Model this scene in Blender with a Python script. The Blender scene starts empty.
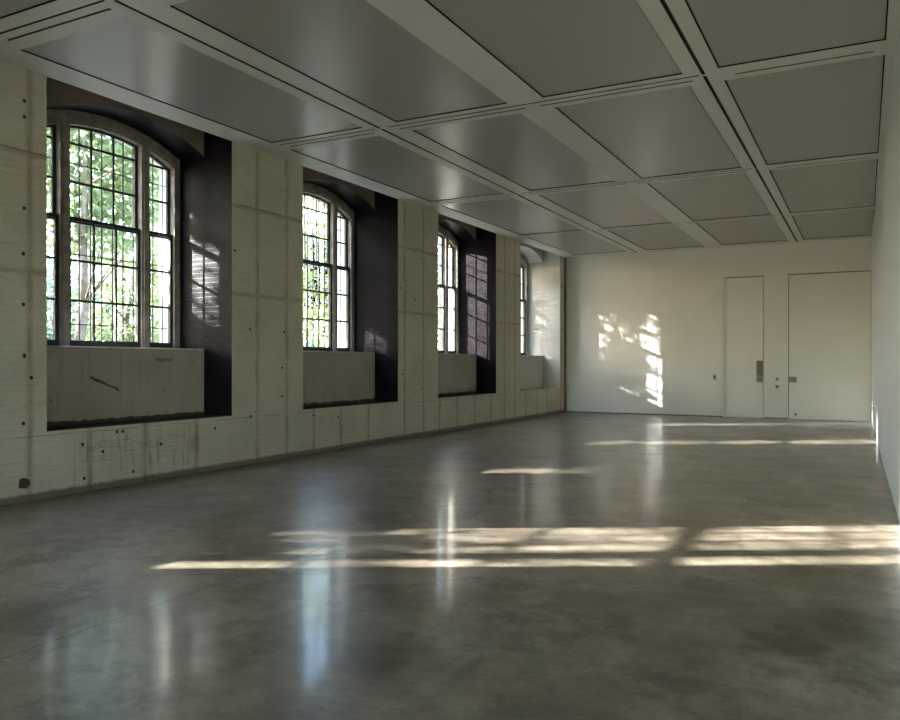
import bpy, bmesh, math, random
from mathutils import Vector, noise
C = bpy.context.scene.collection

# ------------------------------------------------------------------ helpers
class MB:
    """collects closed solids; build() links them as ONE mesh object"""
    def __init__(self): self.v = []; self.f = []; self.m = []
    def solid(self, verts, faces, mats):
        o = len(self.v); self.v += [tuple(p) for p in verts]
        for f, m in zip(faces, mats): self.f.append([o + i for i in f]); self.m.append(m)
    def box(self, x0, x1, y0, y1, z0, z1, m=0, **fm):
        v = [(x0,y0,z0),(x1,y0,z0),(x1,y1,z0),(x0,y1,z0),(x0,y0,z1),(x1,y0,z1),(x1,y1,z1),(x0,y1,z1)]
        f = [(0,3,2,1),(4,5,6,7),(0,1,5,4),(1,2,6,5),(2,3,7,6),(3,0,4,7)]
        k = ['zn','zp','yn','xp','yp','xn']
        self.solid(v, f, [fm.get(n, m) for n in k])
    def strip(self, ys, lo, hi, x0, x1, m=0, under=None, front=None, flat=True):
        """solid between the curves lo(y) and hi(y), extruded from x0 to x1"""
        lo_ = lo if callable(lo) else (lambda y, c=lo: c)
        hi_ = hi if callable(hi) else (lambda y, c=hi: c)
        n = len(ys); v = []
        for y in ys: v += [(x0,y,lo_(y)),(x1,y,lo_(y)),(x1,y,hi_(y)),(x0,y,hi_(y))]
        f = [(0,1,2,3)]; mm = [m]
        for i in range(n-1):
            a, b = 4*i, 4*i+4
            f += [(a,b,b+1,a+1),(a+1,b+1,b+2,a+2),(a+2,b+2,b+3,a+3),(a+3,b+3,b,a)]
            mm += [m if under is None else under, m if front is None else front, m, m]
        e = 4*(n-1); f.append((e+3,e+2,e+1,e)); mm.append(m)
        self.solid(v, f, mm)
    def cyl(self, p0, p1, r, n=16, m=0, r1=None):
        p0, p1 = Vector(p0), Vector(p1); d = (p1-p0).normalized()
        a = d.orthogonal().normalized(); b = d.cross(a); r1 = r if r1 is None else r1
        v = []
        for p, q in ((p0,r),(p1,r1)):
            for i in range(n):
                t = 2*math.pi*i/n; v.append(p + (a*math.cos(t)+b*math.sin(t))*q)
        f = [tuple(range(n-1,-1,-1)), tuple(range(n,2*n))]
        for i in range(n):
            j = (i+1) % n; f.append((i,j,n+j,n+i))
        self.solid(v, f, [m]*len(f))
    def build(self, name, mats, parent=None, loc=(0,0,0), bevel=0, smooth=False):
        me = bpy.data.meshes.new(name)
        me.from_pydata([tuple(Vector(p)-Vector(loc)) for p in self.v], [], self.f)
        mats = mats if isinstance(mats, (list, tuple)) else [mats]
        for q in mats: me.materials.append(q)
        me.polygons.foreach_set('material_index', self.m)
        if smooth: me.polygons.foreach_set('use_smooth', [True]*len(self.f))
        me.update()
        o = bpy.data.objects.new(name, me); C.objects.link(o)
        if parent is not None:
            o.parent = parent; o.location = Vector(loc) - parent.location
        else: o.location = loc
        if bevel:
            md = o.modifiers.new('bevel', 'BEVEL'); md.width = bevel; md.segments = 2
            md.limit_method = 'ANGLE'; md.angle_limit = math.radians(40)
        return o

def empty(name, loc=(0,0,0)):
    o = bpy.data.objects.new(name, None); C.objects.link(o); o.location = loc
    o.empty_display_size = .1; return o
def tag(o, label, cat, group=None):
    o['label'] = label; o['category'] = cat
    if group: o['group'] = group
    return o
def struct(o, label, cat):
    o['kind'] = 'structure'; o['label'] = label; o['category'] = cat; return o

# ------------------------------------------------------------------ node materials
class NT:
    def __init__(self, name):
        self.mat = bpy.data.materials.new(name); self.mat.use_nodes = True
        self.t = self.mat.node_tree; self.t.nodes.clear()
        self.out = self.t.nodes.new('ShaderNodeOutputMaterial')
        self._pos = None
    def n(self, kind, **kw):
        x = self.t.nodes.new('ShaderNode' + kind)
        for k, v in kw.items(): setattr(x, k, v)
        return x
    def link(self, a, b): self.t.links.new(a, b)
    def put(self, sock, v):
        if hasattr(v, 'links') or isinstance(v, bpy.types.NodeSocket): self.link(v, sock)
        else: sock.default_value = v
    def math(self, op, a, b=0.0, c=0.0, clamp=False):
        x = self.n('Math', operation=op, use_clamp=clamp)
        self.put(x.inputs[0], a); self.put(x.inputs[1], b); self.put(x.inputs[2], c); return x.outputs[0]
    def pos(self):
        if self._pos is None: self._pos = self.n('NewGeometry').outputs['Position']
        return self._pos
    def xyz(self):
        s = self.n('SeparateXYZ'); self.link(self.pos(), s.inputs[0]); return s.outputs
    def vec(self, x, y, z):
        s = self.n('CombineXYZ')
        for i, v in enumerate((x, y, z)): self.put(s.inputs[i], v)
        return s.outputs[0]
    def noise(self, scale, detail=4, rough=.55, vec=None, dist=0):
        x = self.n('TexNoise'); self.link(vec or self.pos(), x.inputs['Vector'])
        x.inputs['Scale'].default_value = scale; x.inputs['Detail'].default_value = detail
        x.inputs['Roughness'].default_value = rough; x.inputs['Distortion'].default_value = dist
        return x.outputs['Fac']
    def ramp(self, fac, stops, interp='LINEAR'):
        r = self.n('ValToRGB'); self.put(r.inputs[0], fac); r.color_ramp.interpolation = interp
        e = r.color_ramp.elements
        while len(e) < len(stops): e.new(.5)
        for q, (p, c) in zip(e, stops):
            q.position = p; q.color = (c, c, c, 1) if isinstance(c, (int, float)) else (*c, 1)
        return r.outputs['Color']
    def mix(self, fac, a, b, blend='MIX'):
        x = self.n('MixRGB', blend_type=blend); self.put(x.inputs[0], fac)
        for s, v in ((x.inputs[1], a), (x.inputs[2], b)):
            self.put(s, (*v, 1) if isinstance(v, tuple) and len(v) == 3 else v)
        return x.outputs[0]
    def near(self, a, v, w):
        """1 at a == v falling to 0 at distance w"""
        return self.math('SUBTRACT', 1, self.math('DIVIDE', self.math('ABSOLUTE', self.math('SUBTRACT', a, v)), w), clamp=True)
    def inside(self, a, lo, hi, w=.05):
        p = self.math('DIVIDE', self.math('SUBTRACT', a, lo), w, clamp=True)
        q = self.math('DIVIDE', self.math('SUBTRACT', hi, a), w, clamp=True)
        return self.math('MULTIPLY', p, q)
    def bump(self, h, strength=.3, dist=.01, normal=None):
        b = self.n('Bump'); b.inputs['Strength'].default_value = strength; b.inputs['Distance'].default_value = dist
        self.link(h, b.inputs['Height'])
        if normal: self.link(normal, b.inputs['Normal'])
        return b.outputs[0]
    def principled(self, col, rough=.6, normal=None, spec=.5, metal=0.0):
        p = self.n('BsdfPrincipled')
        self.put(p.inputs['Base Color'], (*col, 1) if isinstance(col, tuple) and len(col) == 3 else col)
        self.put(p.inputs['Roughness'], rough); self.put(p.inputs['Specular IOR Level'], spec)
        self.put(p.inputs['Metallic'], metal)
        if normal is not None: self.link(normal, p.inputs['Normal'])
        self.link(p.outputs[0], self.out.inputs[0]); return p
    def bricks(self, u=None):
        s = self.xyz()
        h = u or self.math('ADD', s[0], s[1])
        b = self.n('TexBrick'); self.link(self.vec(h, s[2], 0.0), b.inputs['Vector'])
        for k, v in dict(Scale=1.0).items(): b.inputs[k].default_value = v
        b.inputs['Brick Width'].default_value = .215; b.inputs['Row Height'].default_value = .07
        b.inputs['Mortar Size'].default_value = .006; b.inputs['Mortar Smooth'].default_value = .6
        return b.outputs['Fac']

def simple(name, col, rough=.6, spec=.5, metal=0.0, scale=30, var=.12, bump=0.0):
    m = NT(name); nz = m.noise(scale, 3)
    a = tuple(c*(1-var) for c in col); b = tuple(min(1, c*(1+var)) for c in col)
    c = m.ramp(nz, [(.3, a), (.7, b)])
    m.principled(c, rough, m.bump(nz, bump, .004) if bump else None, spec, metal)
    return m.mat

HOLES = [(5.29,2.12),(5.30,1.57),(5.38,1.33),(5.29,.84),(6.01,.55),(6.28,.44),(7.15,.45),(6.72,.15),(6.03,.16),(8.09,.58),
 (8.8,1.98),(9.51,1.41),(9.51,.97),(8.81,.7),(6.48,.66),(6.56,.66),(5.3,4.3),(5.3,4.13),(5.29,2.66),(5.3,3.15),
 (8.48,3.1),(9.56,1.97),(13.8,3.6),(13.8,1.54),(13.02,2.94),(10.29,.63),(10.98,.56),(13.09,1.26),(13.8,.95),(18.06,2.87),(18.77,2.23),(13.57,2.75)]
STRIPES = [5.36,6.1,6.9,7.75,8.95,9.62,10.3,11.05,11.9,13.16,13.9,14.6,15.4,16.3,17.2,17.99,18.65,19.4,20.2,21.0,22.12]

def painted_wall(name, base, front=True):
    """white painted brick with old stripes, joints, anchor holes and grime"""
    m = NT(name); s = m.xyz(); x, y, z = s
    big = m.noise(1.1, 5, .6); fine = m.noise(14, 4, .6); br = m.bricks()
    lo = tuple(c*.86 for c in base); hi = tuple(min(1, c*1.07) for c in base)
    col = m.ramp(big, [(.3, lo), (.7, hi)])
    col = m.mix(m.math('MULTIPLY', br, .13), col, (.20,.17,.12))
    col = m.mix(m.math('MULTIPLY', m.ramp(fine, [(.55, 0), (.75, 1)]), .10), col, (.22,.18,.13))
    # course shadows : thin broken dark horizontal scratches
    hs = m.noise(1, 3, .6, m.vec(m.math('MULTIPLY', m.math('ADD', x, y), 2.2), m.math('MULTIPLY', z, 34), 0.0))
    col = m.mix(m.math('MULTIPLY', m.ramp(hs, [(.58, 0), (.70, 1)]), .36), col, (.20,.16,.11))
    h = br
    if front:
        wob = m.math('MULTIPLY', m.math('SUBTRACT', m.noise(3, 3), .5), .05)
        yw = m.math('ADD', y, wob); zw = m.math('ADD', z, wob)
        st = None
        for v in STRIPES:
            q = m.near(yw, v, .062); st = q if st is None else m.math('MAXIMUM', st, q)
        for v in (2.48, 3.74):
            q = m.near(zw, v, .05 if v < 3 else .04); st = m.math('MAXIMUM', st, q)
        k = m.math('MULTIPLY', st, m.ramp(m.noise(2.5, 4), [(.25, .25), (.65, .80)]))
        col = m.mix(k, col, (.255,.185,.105))
        # hard cracked joint above and the joint at ledge height
        ck = m.math('MAXIMUM', m.near(zw, 3.765, .013), m.near(zw, .69, .007))
        ck = m.math('MULTIPLY', ck, m.ramp(m.noise(1.7, 3), [(.40, 0), (.55, 1)]))
        col = m.mix(m.math('MULTIPLY', ck, .8), col, (.07,.055,.04))
        # anchor holes
        dmin = None
        for a, b in HOLES:
            v = m.n('VectorMath', operation='DISTANCE'); m.link(m.vec(0.0, y, z), v.inputs[0]); v.inputs[1].default_value = (0, a, b)
            dmin = v.outputs['Value'] if dmin is None else m.math('MINIMUM', dmin, v.outputs['Value'])
        dm = m.math('ADD', dmin, m.math('MULTIPLY', m.math('SUBTRACT', m.noise(25, 2), .5), .02))
        hole = m.math('LESS_THAN', dm, .021)
        col = m.mix(hole, col, (.03,.025,.02))
        # torn brown patch low on the first pier
        px = m.math('DIVIDE', m.math('SUBTRACT', y, 5.31), 1.0); pz = m.math('MULTIPLY', m.math('SUBTRACT', z, .2), 1.3)
        pd = m.math('SQRT', m.math('ADD', m.math('MULTIPLY', px, px), m.math('MULTIPLY', pz, pz)))
        pd = m.math('ADD', pd, m.math('MULTIPLY', m.math('SUBTRACT', m.noise(9, 3), .5), .12))
        col = m.mix(m.math('LESS_THAN', pd, .075), col, (.085,.048,.028))
        # runs and cracks below the first window
        drip = m.noise(1, 4, .65, m.vec(m.math('MULTIPLY', y, 26), m.math('MULTIPLY', z, 1.3), 0.0))
        reg = m.math('MULTIPLY', m.inside(y, 5.75, 7.9, .35), m.inside(z, .02, .70, .12))
        col = m.mix(m.math('MULTIPLY', m.math('MULTIPLY', m.ramp(drip, [(.52, 0), (.68, 1)]), reg), .62), col, (.07,.055,.04))
        reg2 = m.math('MULTIPLY', m.inside(y, 8, 22, .5), m.inside(z, .02, .70, .2))
        col = m.mix(m.math('MULTIPLY', m.math('MULTIPLY', m.ramp(drip, [(.55, 0), (.72, 1)]), reg2), .25), col, (.15,.115,.07))
        crk = m.noise(1, 5, .7, m.vec(m.math('MULTIPLY', y, 1.4), m.math('MULTIPLY', z, 11), 0.0), .4)
        c1 = m.math('MULTIPLY', m.near(crk, .52, .014), m.math('MULTIPLY', m.inside(y, 5.9, 7.6, .3), m.inside(z, .30, .62, .06)))
        col = m.mix(m.math('MULTIPLY', c1, .85), col, (.04,.03,.025))
        # rust stain
        rs = m.math('MULTIPLY', m.inside(m.math('ADD', y, m.math('MULTIPLY', m.math('SUBTRACT', fine, .5), .1)), 7.60, 7.82, .08), m.inside(z, .25, .58, .1))
        col = m.mix(m.math('MULTIPLY', rs, .4), col, (.26,.16,.07))
        # dirt along the floor
        dz = m.math('ADD', z, m.math('MULTIPLY', m.math('SUBTRACT', m.noise(11, 4), .5), .05))
        col = m.mix(m.math('MULTIPLY', m.ramp(dz, [(.06, 1), (.095, 0)]), .8), col, (.12,.088,.058))
        h = m.math('SUBTRACT', h, m.math('MULTIPLY', hole, 2.0))
    nb = m.bump(m.math('ADD', m.math('MULTIPLY', h, -1.0), m.math('MULTIPLY', fine, .5)), .35, .006)
    m.principled(col, .62, nb, .35)
    return m.mat

def dark_jamb():
    m = NT('dark glossy paint on brick'); br = m.bricks(); nz = m.noise(6, 5)
    col = m.ramp(nz, [(.3, (.006,.004,.006)), (.75, (.011,.008,.011))])
    col = m.mix(m.math('MULTIPLY', m.ramp(m.noise(40, 2), [(.70, 0), (.76, 1)]), .3), col, (.14,.11,.10))
    nb = m.bump(m.math('ADD', m.math('MULTIPLY', br, -1.0), m.math('MULTIPLY', m.noise(22, 3), .8)), .2, .005)
    m.principled(col, m.ramp(nz, [(.3, .29), (.7, .40)]), nb, .12); return m.mat

def apron_mat(name, base, dirt):
    m = NT(name); x, y, z = m.xyz()
    nz = m.noise(2.2, 5, .6); col = m.ramp(nz, [(.3, tuple(c*.84 for c in base)), (.7, base)])
    drip = m.noise(1, 4, .65, m.vec(m.math('MULTIPLY', y, 16), m.math('MULTIPLY', z, .9), 0.0))
    col = m.mix(m.math('MULTIPLY', m.ramp(drip, [(.52, 0), (.72, 1)]), .28*dirt), col, (.10,.08,.06))
    # long scrape
    a = m.math('SUBTRACT', z, m.math('ADD', 1.3145, m.math('MULTIPLY', m.math('SUBTRACT', y, 6.517), -.408)))
    a = m.math('ADD', a, m.math('MULTIPLY', m.math('SUBTRACT', m.noise(16, 3), .5), .06))
    sc = m.math('MULTIPLY', m.near(a, 0.0, .022), m.inside(y, 6.5, 6.97, .05))
    sc = m.math('GREATER_THAN', sc, .28)
    col = m.mix(m.math('MULTIPLY', sc, .9*dirt), col, (.05,.036,.026))
    sm = m.math('MULTIPLY', m.near(m.math('ADD', z, m.math('MULTIPLY', m.math('SUBTRACT', m.noise(12, 3), .5), .08)), 1.53, .03), m.inside(y, 7.5, 7.85, .06))
    col = m.mix(m.math('MULTIPLY', sm, .7*dirt), col, (.06,.045,.035))
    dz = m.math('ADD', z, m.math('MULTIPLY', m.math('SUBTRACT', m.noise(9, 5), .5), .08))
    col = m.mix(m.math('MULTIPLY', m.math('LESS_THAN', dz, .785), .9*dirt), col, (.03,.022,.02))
    sp = m.n('TexVoronoi'); m.link(m.pos(), sp.inputs['Vector']); sp.inputs['Scale'].default_value = 3.2
    col = m.mix(m.math('MULTIPLY', m.math('LESS_THAN', sp.outputs['Distance'], .05), .7*dirt), col, (.06,.045,.035))
    m.principled(col, .6, m.bump(m.noise(9, 5), .25, .008), .35); return m.mat

def floor_mat():
    m = NT('polished concrete'); x, y, z = m.xyz()
    big = m.noise(.45, 4, .5); mid = m.noise(1.7, 5, .58); fine = m.noise(30, 5, .65)
    f = m.math('ADD', m.math('MULTIPLY', big, .45), m.math('MULTIPLY', mid, .55))
    col = m.ramp(f, [(.36, (.100,.082,.058)), (.50, (.245,.210,.156)), (.64, (.40,.35,.27))])
    grain = m.noise(6, 8, .72)
    col = m.mix(m.math('MULTIPLY', m.ramp(grain, [(.42, 0), (.66, 1)]), .50), col, (.080,.064,.046))
    col = m.mix(m.math('MULTIPLY', m.ramp(fine, [(.42, 0), (.68, 1)]), .35), col, (.055,.044,.033))
    st = m.ramp(m.noise(1.5, 9, .70), [(.50, 0), (.63, 1)])
    col = m.mix(m.math('MULTIPLY', st, .72), col, (.055,.042,.030))
    # cracks, saw cuts and a pale scuff
    wav = m.math('MULTIPLY', m.math('SUBTRACT', m.noise(.9, 3), .5), .02)
    xx = m.math('ADD', x, wav)
    ln = m.near(xx, -3.86, .015)
    ln = m.math('MAXIMUM', ln, m.math('MULTIPLY', m.near(y, 12.4, .010), .7))
    col = m.mix(m.math('MULTIPLY', ln, .85), col, (.025,.021,.018))
    sc = m.math('MULTIPLY', m.near(xx, -1.77, .05), m.inside(y, 2.9, 4.4, .5))
    col = m.mix(m.math('MULTIPLY', sc, .20), col, (.36,.34,.30))
    # dust against the window wall
    du = m.math('DIVIDE', m.math('SUBTRACT', m.math('ADD', x, m.math('MULTIPLY', m.math('SUBTRACT', mid, .5), .5)), -7.70), .22, clamp=True)
    col = m.mix(m.math('MULTIPLY', m.math('SUBTRACT', 1, du), .6), col, (.095,.074,.054))
    rough = m.ramp(mid, [(.2, .285), (.8, .33)])
    nb = m.bump(m.math('ADD', m.noise(3.1, 4, .5), m.math('MULTIPLY', fine, .03)), .06, .02)
    q = m.principled(col, rough, nb, .5); q.inputs['Coat Weight'].default_value = .25; q.inputs['Coat Roughness'].default_value = .09; m.link(nb, q.inputs['Coat Normal']); return m.mat

def glass_mat():
    m = NT('window glass'); lw = m.n('Fresnel'); lw.inputs[0].default_value = 1.45
    t = m.n('BsdfTransparent'); t.inputs[0].default_value = (.93,.96,.94,1)
    g = m.n('BsdfGlossy'); g.inputs['Roughness'].default_value = .02
    x = m.n('MixShader'); m.link(lw.outputs[0], x.inputs[0]); m.link(t.outputs[0], x.inputs[1]); m.link(g.outputs[0], x.inputs[2])
    m.link(x.outputs[0], m.out.inputs[0]); return m.mat

def leaf_mat(name, a, b):
    m = NT(name); c = m.ramp(m.noise(1.6, 4), [(.3, a), (.7, b)])
    d = m.n('BsdfDiffuse'); t = m.n('BsdfTranslucent'); m.link(c, d.inputs[0])
    hs = m.n('HueSaturation'); hs.inputs['Value'].default_value = 1.5; m.link(c, hs.inputs['Color']); m.link(hs.outputs[0], t.inputs[0])
    x = m.n('MixShader'); x.inputs[0].default_value = .5
    m.link(d.outputs[0], x.inputs[1]); m.link(t.outputs[0], x.inputs[2]); m.link(x.outputs[0], m.out.inputs[0]); return m.mat

M = {}
M['wall'] = painted_wall('aged white painted brick', (.59,.555,.455))
M['jamb_white'] = painted_wall('white painted brick reveal', (.60,.585,.53), False)
M['jamb_dark'] = dark_jamb()
M['apron'] = apron_mat('dirty white plaster', (.52,.475,.39), 1.0)
M['apron_white'] = apron_mat('white plaster', (.58,.56,.50), .15)
M['spandrel'] = simple('brown plaster', (.27,.215,.17), .7, .3, 0, 3, .18)
M['ledge'] = simple('dark debris', (.03,.023,.02), .8, .3, 0, 18, .5, .6)
M['stone'] = simple('pale outer stone', (.78,.74,.64), .8, .3, 0, 9, .1, .3)
M['frame'] = simple('weathered cream paint', (.33,.29,.23), .5, .4, 0, 7, .3, .2)
M['sash'] = simple('black green sash paint', (.028,.030,.024), .45, .5, 0, 12, .4, .1)
M['iron'] = simple('black iron', (.02,.02,.02), .5, .5, .3, 30, .3)
M['sill'] = simple('worn pale sill', (.60,.57,.50), .3, .5, 0, 9, .25, .1)
M['glass'] = glass_mat()
M['floor'] = floor_mat()
M['white'] = simple('white wall paint', (.675,.665,.63), .55, .35, 0, 1.3, .025)
M['white_right'] = simple('smooth white wall paint', (.68,.69,.69), .42, .4, 0, 1.3, .02)
M['door'] = simple('white door paint', (.665,.655,.62), .45, .4, 0, 1.1, .02)
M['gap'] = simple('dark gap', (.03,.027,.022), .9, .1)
M['ceil'] = simple('off white ceiling paint', (.71,.69,.62), .5, .4, 0, 2, .02)
M['panel'] = simple('grey satin ceiling panel', (.40,.38,.34), .32, .5, 0, 160, .03, .02)
M['track'] = simple('dark bronze channel', (.055,.05,.04), .5, .5, .3)
M['bronze'] = simple('dark bronze', (.075,.06,.042), .42, .5, .7, 60, .2)
M['brass'] = simple('dull brushed nickel', (.22,.195,.15), .6, .3, .2, 60, .1)
M['plate'] = simple('grey metal plate', (.28,.27,.24), .55, .3, .2)
M['ground'] = simple('lawn and path', (.15,.15,.12), .9, .2, 0, .6, .4)
M['bark'] = simple('grey brown bark', (.13,.105,.08), .9, .2, 0, 8, .4, .6)
M['leaf_a'] = leaf_mat('yellow green leaves', (.19,.22,.09), (.32,.35,.15))
M['leaf_b'] = leaf_mat('mid green leaves', (.16,.20,.10), (.26,.31,.16))
M['leaf_c'] = leaf_mat('blue green hedge leaves', (.10,.15,.115), (.16,.22,.17))

# ------------------------------------------------------------------ measured room (metres, camera at x=0 y=0 z=1.5)
XA, XB, XW, XO = -7.964, -8.50, -9.05, -9.42      # wall face, niche back, window plane, outer face
XI = -9.13                                          # where the outer stone reveal starts
YB, YN, H, ZT = 22.489, -8.5, 4.647, 5.5
def xr(y): return .3128 + (y-6)*(.1607-.3128)/(YB-6)
WIN = [(-7.83,-4.97), (-3.55,-.69), (.86,3.76), (5.56,8.42), (10.02,12.92), (14.53,17.48), (18.99,22.04)]
YC = [b-1.26 for a, b in WIN]
ZS, ZL = 1.672, .735                                 # sill, ledge

def arc(R, yc, zc=1.90): return lambda y: zc + math.sqrt(R*R-(y-yc)**2)
def lin(a, b, n): return [a+(b-a)*i/(n-1) for i in range(n)]

# ---- left wall: one continuous wall with niches
w = MB()   # 0 wall 1 jamb dark 2 jamb white 3 apron 4 apron white 5 spandrel 6 ledge 7 stone
edges = [YN] + [v for a, b in WIN for v in (a, b)] + [YB+.3]
for k in range(0, len(edges), 2):
    y0, y1 = edges[k], edges[k+1]
    n = k//2 - 1                                     # the niche whose far jamb is this pier's near face
    jm = 2 if n == 6 else 1
    lm = 2 if n+1 == 6 else 1
    w.box(XI, XA, y0, y1, 0, ZT, 0, yn=jm, yp=lm, xn=7)
    w.box(XO, XI, y0, y1, 0, ZT, 7)
for n, (a, b) in enumerate(WIN):
    wh = n == 6; yc = YC[n]
    w.box(XI, XB, a, b, 0, ZS, 4 if wh else 3, zp=4 if wh else 6)
    w.box(XO, XI, a, b, 0, ZS-.03, 7)
    w.box(XB, XA, a, b, 0, ZL, 0, zp=4 if wh else 6)
    w.box(XI, XB, a, yc-1.26, ZS, ZT, 5 if not wh else 2, yp=2 if wh else 1)
    w.box(XO, XI, a, yc-1.20, ZS-.03, ZT, 7)
    w.strip(lin(yc-1.26, yc+1.26, 25), arc(2.88, yc), ZT, XI, XB, 2 if wh else 5, under=2 if wh else 1)
    w.strip(lin(yc-1.20, yc+1.26, 25), arc(2.80, yc), ZT, XO, XI, 7)
wl = w.build('wall_left', [M['wall'], M['jamb_dark'], M['jamb_white'], M['apron'], M['apron_white'], M['spandrel'], M['ledge'], M['stone']])
struct(wl, 'aged white painted brick wall with deep window niches', 'wall')

# ---- windows
def sash(mb, x0, x1, y0, y1, z0, z1, st, bot, top, bars_z, bars_y, R=None, yc=0):
    """frame of stiles and rails with glazing bars; top follows an arch when R is given"""
    hi = arc(R, yc) if R else (lambda y: z1)
    lo_t = (lambda y: hi(y)-top)
    mb.strip([y0, y0+st], z0, hi, x0, x1); mb.strip([y1-st, y1], z0, hi, x0, x1)
    ys = lin(y0+st, y1-st, 9)
    mb.strip(ys, z0, z0+bot, x0, x1); mb.strip(ys, lo_t, hi, x0, x1)
    t = .015; xm0, xm1 = x0+.008, x1-.008
    for q in bars_y: mb.strip([q-t, q+t], z0+bot, lo_t, xm0, xm1)
    for q in bars_z: mb.box(xm0+.001, xm1-.001, y0+st, y1-st, q-t, q+t)
def pane(y0, y1, z0, z1, x, parent, R=None, yc=0, top=0):
    g = MB(); hi = (lambda y: arc(R, yc)(y)-top) if R else (lambda y: z1)
    g.strip(lin(y0, y1, 9), z0, hi, x-.002, x+.002); return g.build('glass_pane', M['glass'], parent)

SIDE = ['farthest behind the camera, unseen and added for daylight', 'behind the camera', 'nearest the camera, out of frame', 'closest of the windows in view, widest green view through the panes',
        'second niche from the near end', 'third niche, its far reveal lit by the sun', 'in the white painted niche next to the back wall']  # the two rearmost windows are unseen, added for extra daylight
for n, (a, b) in enumerate(WIN):
    yc = YC[n]
    r = empty('window_%d' % (n+1), (XW, yc, ZS))
    struct(r, 'arched iron-barred sash window ' + SIDE[n], 'window')
    f = MB(); hw = 1.258
    f.strip([yc-hw, yc-1.15], 1.705, arc(2.878, yc), -9.12, -8.98)
    f.strip([yc+1.15, yc+hw], 1.705, arc(2.878, yc), -9.12, -8.98)
    f.strip(lin(yc-1.15, yc+1.15, 25), arc(2.705, yc), arc(2.878, yc), -9.12, -8.98)
    f.strip(lin(yc-1.15, yc+1.15, 25), arc(2.745, yc), arc(2.775, yc), -8.979, -8.955)
    f.build('frame', M['frame'], r, (XW, yc, ZS))
    for sgn in (-1, 1):
        f = MB(); p, q = sorted((yc+sgn*.565, yc+sgn*.70))
        f.strip([p, q], 1.705, arc(2.704, yc), -9.12, -8.985)
        f.strip([p+.03, q-.03], 1.705, arc(2.703, yc), -8.984, -8.965)
        f.build('mullion', M['frame'], r, (XW, yc, ZS))
    f = MB(); f.box(-8.955, XB+.012, yc-hw, yc+hw, ZS+.0005, ZS+.022); f.box(-9.13, -8.956, yc-hw, yc+hw, ZS+.0005, 1.704)
    f.build('sill', M['sill'], r, (XW, yc, ZS), bevel=.008)
    for p, q, cols in ((yc-1.15, yc-.70, 1), (yc-.564, yc+.564, 3), (yc+.70, yc+1.15, 1)):
        st = .048 if cols == 1 else .042
        if cols == 1:      # side lights: outer stile wider
            pass
        gy = [p+st+(q-p-2*st)*i/3 for i in (1, 2)] if cols == 3 else []
        u = MB(); sash(u, -9.115, -9.075, p, q, 3.31, 0, st, .045, .028, (3.84, 4.34), gy, 2.704, yc)
        u.box(-9.074, -9.069, p+.004, q-.004, 3.312, 3.35)
        uo = u.build('upper_sash', M['sash'], r, (XW, yc, ZS))
        pane(p+st-.01, q-st+.01, 3.345, 0, -9.095, uo, 2.704, yc, .022)
        l = MB(); sash(l, -9.06, -9.02, p, q, 1.706, 3.375, st, .075, .045, (2.295, 2.815), gy)
        lo = l.build('lower_sash', M['sash'], r, (XW, yc, ZS))
        pane(p+st-.01, q-st+.01, 1.775, 3.335, -9.04, lo)
        for t in (.35, .65):
            k = MB(); yy = p+(q-p)*t
            if cols == 3:
                k.cyl((-9.02, yy, 1.745), (-9.0, yy, 1.745), .012, 10); k.cyl((-9.0, yy-.03, 1.745), (-9.0, yy+.03, 1.745), .007, 8)
                k.build('sash_lift', M['iron'], lo)
    g = MB(); xg = -9.27
    sc = 9.27/9.05
    y = yc-1.15
    i = 0
    for i in range(-6, 7):
        yy = yc + .175*i + .13
        if yc-1.19 < yy < yc+1.25:
            g.cyl((xg, yy, 1.645), (xg, yy, arc(2.80, yc)(yy)-.002), .011, 8)
    for zz in (2.0, 2.93, 4.13): g.box(xg-.012, xg+.012, yc-1.198, yc+1.258, zz-.006, zz+.006)
    g.build('security_grille', M['iron'], r)

# ---- floor, back wall, right wall, near wall
f = MB(); f.solid([(XA,YN,0),(xr(YN),YN,0),(xr(YB),YB+.3,0),(XA,YB+.3,0),(XA,YN,-.2),(xr(YN),YN,-.2),(xr(YB),YB+.3,-.2),(XA,YB+.3,-.2)],
                  [(0,1,2,3),(7,6,5,4),(4,5,1,0),(5,6,2,1),(6,7,3,2),(7,4,0,3)], [0]*6)
struct(f.build('floor', M['floor']), 'polished grey brown concrete floor with window reflections', 'floor')
D1 = (-3.42, -2.38, 3.815); D2 = (-1.78, xr(YB)-.004, 3.825)
REC = .075
b = MB()
b.box(XA, D1[0], YB, YB+.3, 0, ZT); b.box(D1[1], D2[0], YB, YB+.3, 0, ZT)
b.box(D1[0], D1[1], YB, YB+.3, D1[2], ZT); b.box(D2[0], xr(YB)+.3, YB, YB+.3, D2[2], ZT)
b.box(D1[0], D1[1], YB+REC+.06, YB+.3, 0, D1[2]); b.box(D2[0], xr(YB)+.3, YB+.085, YB+.3, 0, D2[2])
b.box(D2[1], xr(YB)+.3, YB, YB+.085, 0, D2[2])
wb = b.build('wall_back', M['white']); struct(wb, 'white plaster back wall with two tall flush doors', 'wall')
b = MB(); b.box(XA+.012, D1[0]-.01, YB-.006, YB-.0005, .0005, .022); b.box(D1[1]+.01, D2[0]-.01, YB-.006, YB-.0005, .0005, .022)  # dark strip stands in for the shadow gap above the floor
struct(b.build('shadow_gap_back', M['gap']), 'thin dark strip painting in the shadow gap along the foot of the back wall', 'shadow_gap')
b = MB(); T = .3
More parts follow.
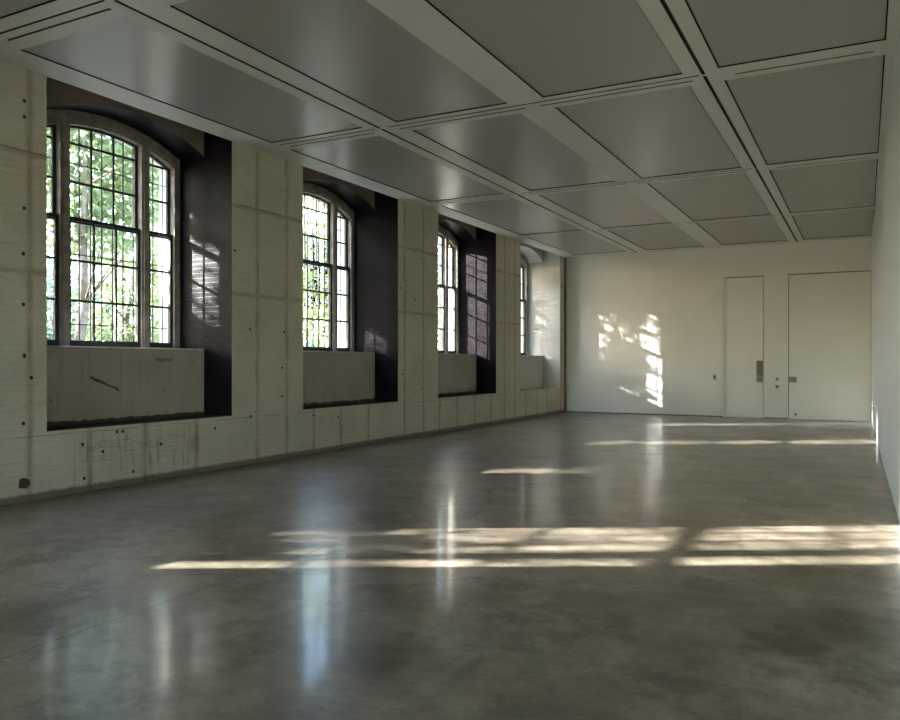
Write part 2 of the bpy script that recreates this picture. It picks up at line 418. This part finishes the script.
b.solid([(xr(YN),YN,0),(xr(YN)+T,YN,0),(xr(YB)+T,YB,0),(xr(YB),YB,0),(xr(YN),YN,ZT),(xr(YN)+T,YN,ZT),(xr(YB)+T,YB,ZT),(xr(YB),YB,ZT)],
        [(3,2,1,0),(4,5,6,7),(0,1,5,4),(1,2,6,5),(2,3,7,6),(3,0,4,7)], [0]*6)
struct(b.build('wall_right', M['white_right']), 'smooth bare white wall along the right side', 'wall')
b = MB(); GX0, GX1, GZ0, GZ1 = -7.2, -.9, .8, 4.4  # the opening holds an unseen window, added to fill the room with daylight
b.box(XO, GX0, YN-.3, YN, 0, ZT); b.box(GX1, xr(YN)+T, YN-.3, YN, 0, ZT)
b.box(GX0, GX1, YN-.3, YN, 0, GZ0); b.box(GX0, GX1, YN-.3, YN, GZ1, ZT)
struct(b.build('wall_front', M['white']), 'plain white wall behind the camera', 'wall')
r = empty('window_8', ((GX0+GX1)/2, YN-.15, GZ0)); struct(r, 'unseen steel window added behind the camera to brighten the room', 'window')
m = MB()
for i in range(8):
    q = GX0+.03+(GX1-GX0-.06)*i/7; m.box(q-.03, q+.03, YN-.18, YN-.12, GZ0, GZ1)
for i in range(4):
    q = GZ0+.03+(GZ1-GZ0-.06)*i/3; m.box(GX0, GX1, YN-.175, YN-.125, q-.03, q+.03)
m.build('frame', M['sash'], r)
m = MB(); m.box(GX0, GX1, YN-.152, YN-.148, GZ0, GZ1); m.build('glass_pane', M['glass'], r)
# rough vertical edge strip in the corner by the last niche
b = MB(); b.box(XA, XA+.03, YB-.10, YB-.001, .02, H-.02); b.cyl((XA+.05, YB-.06, .0), (XA+.05, YB-.06, H-.01), .012, 10)
struct(b.build('trim_1', simple('brown stained strip', (.20,.165,.115), .7, .3, 0, 6, .4)), 'brown stained vertical strip and pipe in the far left corner', 'trim')

# ---- doors
d = empty('door_1', ((D1[0]+D1[1])/2, YB+REC, 0)); struct(d, 'tall narrow white door with a long dark handle plate', 'door')
m = MB(); m.box(D1[0]+.075, D1[1]-.012, YB+REC-.05, YB+REC, .004, D1[2]-.022); m.build('leaf', M['door'], d, bevel=.003)
m = MB(); m.box(D1[0]+.001, D1[0]+.07, YB+.02, YB+REC+.058, .0, D1[2]-.002); m.build('jamb', M['door'], d)
m = MB(); m.box(D1[0]+.071, D1[1]-.001, YB+REC+.03, YB+REC+.058, .0, D1[2]-.001); m.build('dark_stop', M['gap'], d)
yl = YB+REC-.05
m = MB(); m.box(-2.565, -2.405, yl-.012, yl-.0005, 1.13, 1.535); hp = m.build('handle_plate', M['bronze'], d, bevel=.003)
m = MB(); m.box(-2.535, -2.435, yl-.018, yl-.0125, 1.17, 1.50); m.build('pull_recess', M['gap'], hp)
m = MB(); m.box(-2.565, -2.405, yl-.014, yl-.0005, .955, 1.125); lp = m.build('lock_plate', M['brass'], d, bevel=.003)
m = MB(); m.cyl((-2.485, yl-.024, 1.04), (-2.485, yl-.0145, 1.04), .024, 18); m.build('lock_cylinder', M['plate'], lp)
d = empty('door_2', ((D2[0]+D2[1])/2, YB+.04, 0)); struct(d, 'wide white flush door reaching to the right wall', 'door')
m = MB(); m.box(D2[0]+.016, D2[1]-.006, YB+.003, YB+.055, .004, D2[2]-.024); m.build('leaf', M['door'], d, bevel=.003)
m = MB(); m.box(D2[0]+.001, D2[1]-.001, YB+.060, YB+.084, .0, D2[2]-.001); m.build('dark_stop', M['gap'], d)
m = MB(); m.box(-1.758, -1.575, YB-.010, YB+.0025, .965, 1.11); lp = m.build('lock_plate', M['brass'], d, bevel=.003)
m = MB(); m.cyl((-1.665, YB-.022, 1.035), (-1.665, YB-.0105, 1.035), .03, 18); m.build('lock_cylinder', M['plate'], lp)
m = MB(); m.cyl((-1.60, YB-.012, .125), (-1.60, YB+.0025, .125), .032, 18); m.cyl((-1.60, YB-.02, .125), (-1.60, YB-.0121, .125), .018, 14)
m.build('floor_bolt', M['bronze'], d)
# wall fittings
for z, lab in ((1.05, 'round steel key switch, upper of the two between the doors'), (.845, 'round steel key switch, lower of the two between the doors')):
    t = empty('key_switch', (-2.05, YB, z)); tag(t, lab, 'switch', 'key switches between the doors')
    m = MB(); m.cyl((-2.05, YB-.010, z), (-2.05, YB-.0005, z), .045, 24); m.build('rosette', M['plate'], t)
    m = MB(); m.cyl((-2.05, YB-.020, z), (-2.05, YB-.0105, z), .026 if z > 1 else .034, 18); m.build('cylinder', M['bronze' if z < 1 else 'brass'], t)
t = empty('wall_switch', (-3.645, YB, 1.08)); tag(t, 'small light switch plate on the white wall left of the narrow door', 'switch')
m = MB(); m.box(-3.69, -3.60, YB-.010, YB-.0005, 1.015, 1.15); m.build('plate', M['plate'], t, bevel=.003)
m = MB(); m.box(-3.665, -3.625, YB-.020, YB-.0105, 1.06, 1.125); m.build('rocker', M['bronze'], t)

# ---- ceiling: band grid with track slots, panels hung in its openings
PX = [(-7.52,-5.97), (-5.42,-3.85), (-3.37,-1.77), (-1.37,.175)]
PY = [(-3.95,.02), (.56,4.42), (4.98,8.75), (9.19,13.42), (13.84,18.00), (18.33,22.06)]
SX = [(-5.785,-5.745), (-1.575,-1.535)]
SY = [((PY[i][1]+PY[i+1][0])/2-.075, (PY[i][1]+PY[i+1][0])/2+.06) for i in range(5)]
CB = .05                                            # depth of the ceiling boarding
slots = []
for x0, x1 in SX:
    ys = [YN+.1] + [v for i in range(5) for v in (SY[i][0]-.012, SY[i][0]+.035)] + [YB-.1]
    for k in range(0, len(ys), 2): slots.append((x0, x1, ys[k]+.01, ys[k+1]-.01))
for i in range(5):
    for c, (x0, x1) in enumerate(PX):
        l, r_ = x0-.06, x1+.06
        if c == 0: l, r_ = x0+.02, SX[0][0]-.06
        if c == 1: l, r_ = SX[0][1]+.10, -3.63
        if c == 2: l, r_ = -3.62, SX[1][0]-.03
        if c == 3: l, r_ = x0+.03, x1
        ss = (SY[i][0], SY[i][1])
        if c == 3: ss = (SY[i][1],)
        for v in ss:
            e = .0 if v == SY[i][0] else .09
            slots.append((l+e, r_-e, v-.014, v+.014))
holes = [(x0-.013, x1+.013, y0-.013, y1+.013) for x0, x1 in PX for y0, y1 in PY] + slots
xs = sorted({round(v, 4) for h in holes for v in h[:2]} | {XA})
ysl = sorted({round(v, 4) for h in holes for v in h[2:]} | {YN, YB})
c = MB()
XE = 1.0
def solid_runs(y0, y1):
    ym = (y0+y1)/2; cut = sorted((h[0], h[1]) for h in holes if h[2] < ym < h[3])
    cur = XA; runs = []
    for p, q in cut:
        if p > cur+1e-5: runs.append((cur, p))
        cur = max(cur, q)
    runs.append((cur, None)); return runs
for y0, y1 in zip(ysl[:-1], ysl[1:]):
    if y1-y0 < 1e-4: continue
    for p, q in solid_runs(y0, y1):
        if q is None:
            a0, a1 = xr(y0), xr(y1)
            v = [(p,y0,H),(a0,y0,H),(a1,y1,H),(p,y1,H),(p,y0,H+CB),(a0,y0,H+CB),(a1,y1,H+CB),(p,y1,H+CB)]
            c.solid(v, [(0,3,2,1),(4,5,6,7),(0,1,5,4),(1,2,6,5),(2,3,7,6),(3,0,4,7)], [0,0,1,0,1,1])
        else: c.box(p, q, y0, y1, H, H+CB, 0, xn=1 if p > XA+.01 else 0, xp=1, yn=1, yp=1)  # dark sides of the openings paint in the shadow of the panel gaps
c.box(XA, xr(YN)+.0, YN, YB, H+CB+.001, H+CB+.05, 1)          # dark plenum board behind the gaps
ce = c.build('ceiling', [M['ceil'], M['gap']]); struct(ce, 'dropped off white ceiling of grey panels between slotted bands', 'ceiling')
for x0, x1, y0, y1 in slots:
    m = MB(); e = .0015; q = .004
    m.box(x0+e, x1-e, y0+e, y1-e, H+.038, H+.048)
    m.box(x0+e, x0+q, y0+e, y1-e, H+.002, H+.0375); m.box(x1-q, x1-e, y0+e, y1-e, H+.002, H+.0375)
    m.box(x0+q, x1-q, y0+e, y0+q, H+.002, H+.0375); m.box(x0+q, x1-q, y1-q, y1-e, H+.002, H+.0375)
    m.build('track_slot', M['track'], ce)
b = MB(); b.box(XO, xr(YN)+T, YN-.3, YB+.3, ZT+.001, ZT+.25)
struct(b.build('roof_slab', M['gap']), 'concrete slab above the dropped ceiling', 'slab')
COLN = ['beside the window wall', 'second column from the windows', 'third column from the windows', 'against the right wall']
ROWN = ['behind the camera', 'overhead at the near end', 'in the nearest full row', 'in the second full row', 'in the row before last', 'in the last row at the back wall']
for i, (x0, x1) in enumerate(PX):
    for j, (y0, y1) in enumerate(PY):
        if j == 0: continue
        m = MB(); m.box(x0, x1, y0, y1, H+.010, H+.040)
        o = m.build('ceiling_panel', M['panel'], None, ((x0+x1)/2, (y0+y1)/2, H+.010), bevel=.003)
        tag(o, 'grey satin ceiling panel %s, %s' % (ROWN[j], COLN[i]), 'ceiling panel', 'ceiling panels')

# ------------------------------------------------------------------ outdoors
g = MB(); g.box(-90, XO-.002, -60, 110, -.35, -.05)
struct(g.build('ground', M['ground']), 'green ground outside the windows', 'ground')
SUN = Vector((1, .562, -.432))
rnd = random.Random(7)
def keep(p):  # leaf gaps are shaped for the sun patches wanted indoors
    """leaf density, shaped to let chosen sun patches through each window"""
    t = (XW-p.x); yw = p.y + SUN.y*t; zw = p.z + SUN.z*t
    d = min((yw-c for c in YC), key=abs); k = [yw-c for c in YC].index(d)
    if k == 5 and d > .45: return .0
    if zw < .9 or zw > 5.2: return .6
    if abs(d) > 2.0: return .8
    if k <= 1: return 1.0
    if k == 2:
        if d > .85: return .95
        if zw < 2.6: return .12 if d < -.4 else .28
        return .04
    if k == 3:
        if -.2 < d < .55 and zw < 2.55: return .0
        if .75 < d and 2.3 < zw < 3.5: return .12
        return .95
    if k == 4:
        if -.55 < d < .35 and zw > 1.9: return .06
        if .7 < d and zw < 2.4: return .2
        return .93
    if k == 5:
        if d > .55: return .02
        if -.3 < d < .5 and zw > 2.0: return .12
        return .75
    if d > .72: return .85
    if d < -.62: return .97
    return .22 if d < -.3 else .58
def crown_mesh(name, mat, parent, c, rad, count, size, filt, seed, clump=.9):
    v = []; f = []; R = random.Random(seed); k = 0; tries = 0
    while k < count and tries < count*14:
        tries += 1
        d = Vector((R.uniform(-1,1), R.uniform(-1,1), R.uniform(-1,1)))
        if d.length > 1: continue
        p = Vector((c[0]+d.x*rad[0], c[1]+d.y*rad[1], c[2]+d.z*rad[2]))
        kp = keep(p) if filt else 0
        if kp < .9 and noise.noise(p*clump + Vector((seed*3.7, 0, 0))) < -.10: continue
        if filt and R.random() > kp: k += .35; continue
        n = Vector((R.gauss(0,1), R.gauss(0,1), R.gauss(0,1))).normalized()
        a = n.orthogonal().normalized(); b_ = n.cross(a); t = R.uniform(0, 6.28)
        u = a*math.cos(t)+b_*math.sin(t); w_ = n.cross(u); s = size*R.uniform(.6, 1.3)
        i = len(v)
        v += [p-u*s*.5, p+w_*s*.30+n*s*.06, p+u*s*.55, p-w_*s*.30+n*s*.06]; f.append((i,i+1,i+2,i+3)); k += 1
    me = bpy.data.meshes.new(name); me.from_pydata([tuple(q-parent.location) for q in v], [], f); me.materials.append(mat); me.update()
    o = bpy.data.objects.new(name, me); C.objects.link(o); o.parent = parent; return o
def tree(x, y, c, rad, count, size, mat, label, filt, seed, clump=.9, name='tree'):
    r = empty(name, (x, y, -.05)); tag(r, label, 'tree', 'trees outside the windows')
    R = random.Random(seed*11+1); t = MB(); pts = [Vector((x, y, -.05))]
    top = c[2]
    for i in range(1, 6): pts.append(Vector((x+(c[0]-x)*i/5+R.uniform(-.12,.12), y+(c[1]-y)*i/5+R.uniform(-.12,.12), top*i/5)))
    rr = [.20,.15,.12,.09,.06,.03]
    for i in range(5): t.cyl(pts[i], pts[i+1], rr[i], 10, 0, rr[i+1])
    t.build('trunk', M['bark'], r, smooth=True)
    for i in range(7):
        q = pts[2+i % 3]; a = R.uniform(0, 6.28)
        e = q + Vector((math.cos(a)*rad[0]*.7, math.sin(a)*rad[1]*.7, R.uniform(.6, 1.8)))
        bb = MB(); bb.cyl(q, e, .035, 7, 0, .012); bb.build('branch', M['bark'], r, smooth=True)
    crown_mesh('crown', mat, r, c, rad, count, size, filt, seed, clump); return r
# row of street trees close to the facade (their tops break up the low sun)
spots = [(-18,-10.0,7.6),(-23.8,-9.6,10.2),(-18,-3.2,7.6),(-23.8,-2.8,10.2),(-18,2.6,7.6),(-23.8,3.0,10.2),(-18,8.2,7.6),(-23.8,8.6,10.2),(-18,13.6,7.6),(-23.8,14.2,10.2)]
LAB = {8: 'front row tree with a slim grey trunk, left of centre in the closest window', 9: 'taller tree behind the slim grey trunk in the closest window'}
for i, (x, y, zc) in enumerate(spots):
    tree(x, y, (x, y, zc), (2.3, 2.5, 3.6), 8000, .25, M['leaf_a' if i % 2 else 'leaf_b'],
         LAB.get(i, 'leafy street tree outside the building, towards its near end'), True, 20+i, .9)
far = [((-18,19.4),(2.3,2.5,3.9),'leaf_a',4.8,'yellow green tree in the middle of the closest window'), ((-24,20.1),(2.5,2.4,4.4),'leaf_b',5.0,'mid green tree behind the one in the closest window'),
       ((-18,25.6),(2.3,3.0,4.6),'leaf_a',5.2,'pale green tree seen through the second window'), ((-24,26.9),(2.5,3.5,4.6),'leaf_b',5.2,'green tree behind the pale one in the second window'),
       ((-18,33.5),(2.3,3.8,4.8),'leaf_b',5.4,'green tree at the far end of the front row outside'), ((-24,35.4),(2.5,4,5),'leaf_a',5.4,'yellow green tree at the far end of the second row outside'),
       ((-30,19),(2.6,4.5,5),'leaf_c',5.2,'blue green tree at the back, behind the closest window'), ((-30,30),(2.6,5,5),'leaf_c',5.2,'blue green tree at the back, behind the second window')]
for i, ((x, y), rad, mt, zc, lab) in enumerate(far):
    tree(x, y, (x, y, zc), rad, 5200, .22, M[mt], lab, False, 50+i, .7)
root = empty('hedge', (-35.5, 26, -.05)); tag(root, 'long blue green hedge low behind the trees outside', 'hedge')
crown_mesh('foliage', M['leaf_c'], root, (-35.5, 26, 1.6), (1.6, 22, 4.6), 22000, .40, False, 90, .5)
root = empty('hedge', (-29, -9, -.05)); tag(root, 'unseen tall hedge added near the camera end to block low sky light', 'hedge')
crown_mesh('foliage', M['leaf_c'], root, (-29, -9, 2.8), (1.8, 22, 6.2), 20000, .5, False, 91, .5)  # out of view, added to keep low sky light off the dark jambs

# ------------------------------------------------------------------ light
W = bpy.data.worlds.new('sky'); bpy.context.scene.world = W; W.use_nodes = True
nt = W.node_tree; bg = nt.nodes['Background']
sk = nt.nodes.new('ShaderNodeTexSky'); sk.sky_type = 'NISHITA'; sk.sun_disc = False
sk.sun_elevation = math.radians(22); sk.sun_rotation = math.atan2(-SUN.x, -SUN.y); sk.dust_density = 1.0; sk.air_density = 1.0
nt.links.new(sk.outputs[0], bg.inputs[0]); bg.inputs[1].default_value = .66
L = bpy.data.lights.new('sun', 'SUN'); L.energy = 9.5; L.angle = math.radians(.53); L.color = (1, .98, .945)
lo = bpy.data.objects.new('sun', L); C.objects.link(lo); lo.location = (-30, -14, 20)
lo.rotation_euler = SUN.to_track_quat('-Z', 'Y').to_euler()

# ------------------------------------------------------------------ camera
cam = bpy.data.cameras.new('camera'); co = bpy.data.objects.new('camera', cam); C.objects.link(co)
co.location = (0, 0, 1.5); co.rotation_euler = (math.pi/2, 0, .4862)
cam.sensor_fit = 'HORIZONTAL'; cam.sensor_width = 36; cam.lens = 783.95/900*36
cam.shift_y = 2.06/900; cam.clip_start = .02; cam.clip_end = 500
S = bpy.context.scene; S.camera = co
S.view_settings.view_transform = 'Standard'; S.view_settings.look = 'None'
S.view_settings.gamma = 1; S.view_settings.use_curve_mapping = False; S.view_settings.exposure = 2.62
S.cycles.max_bounces = 12; S.cycles.diffuse_bounces = 8; S.cycles.transparent_max_bounces = 24
S.cycles.use_denoising = True; S.cycles.use_guiding = True; S.cycles.guiding_training_samples = 64
S.cycles.sample_clamp_indirect = 6
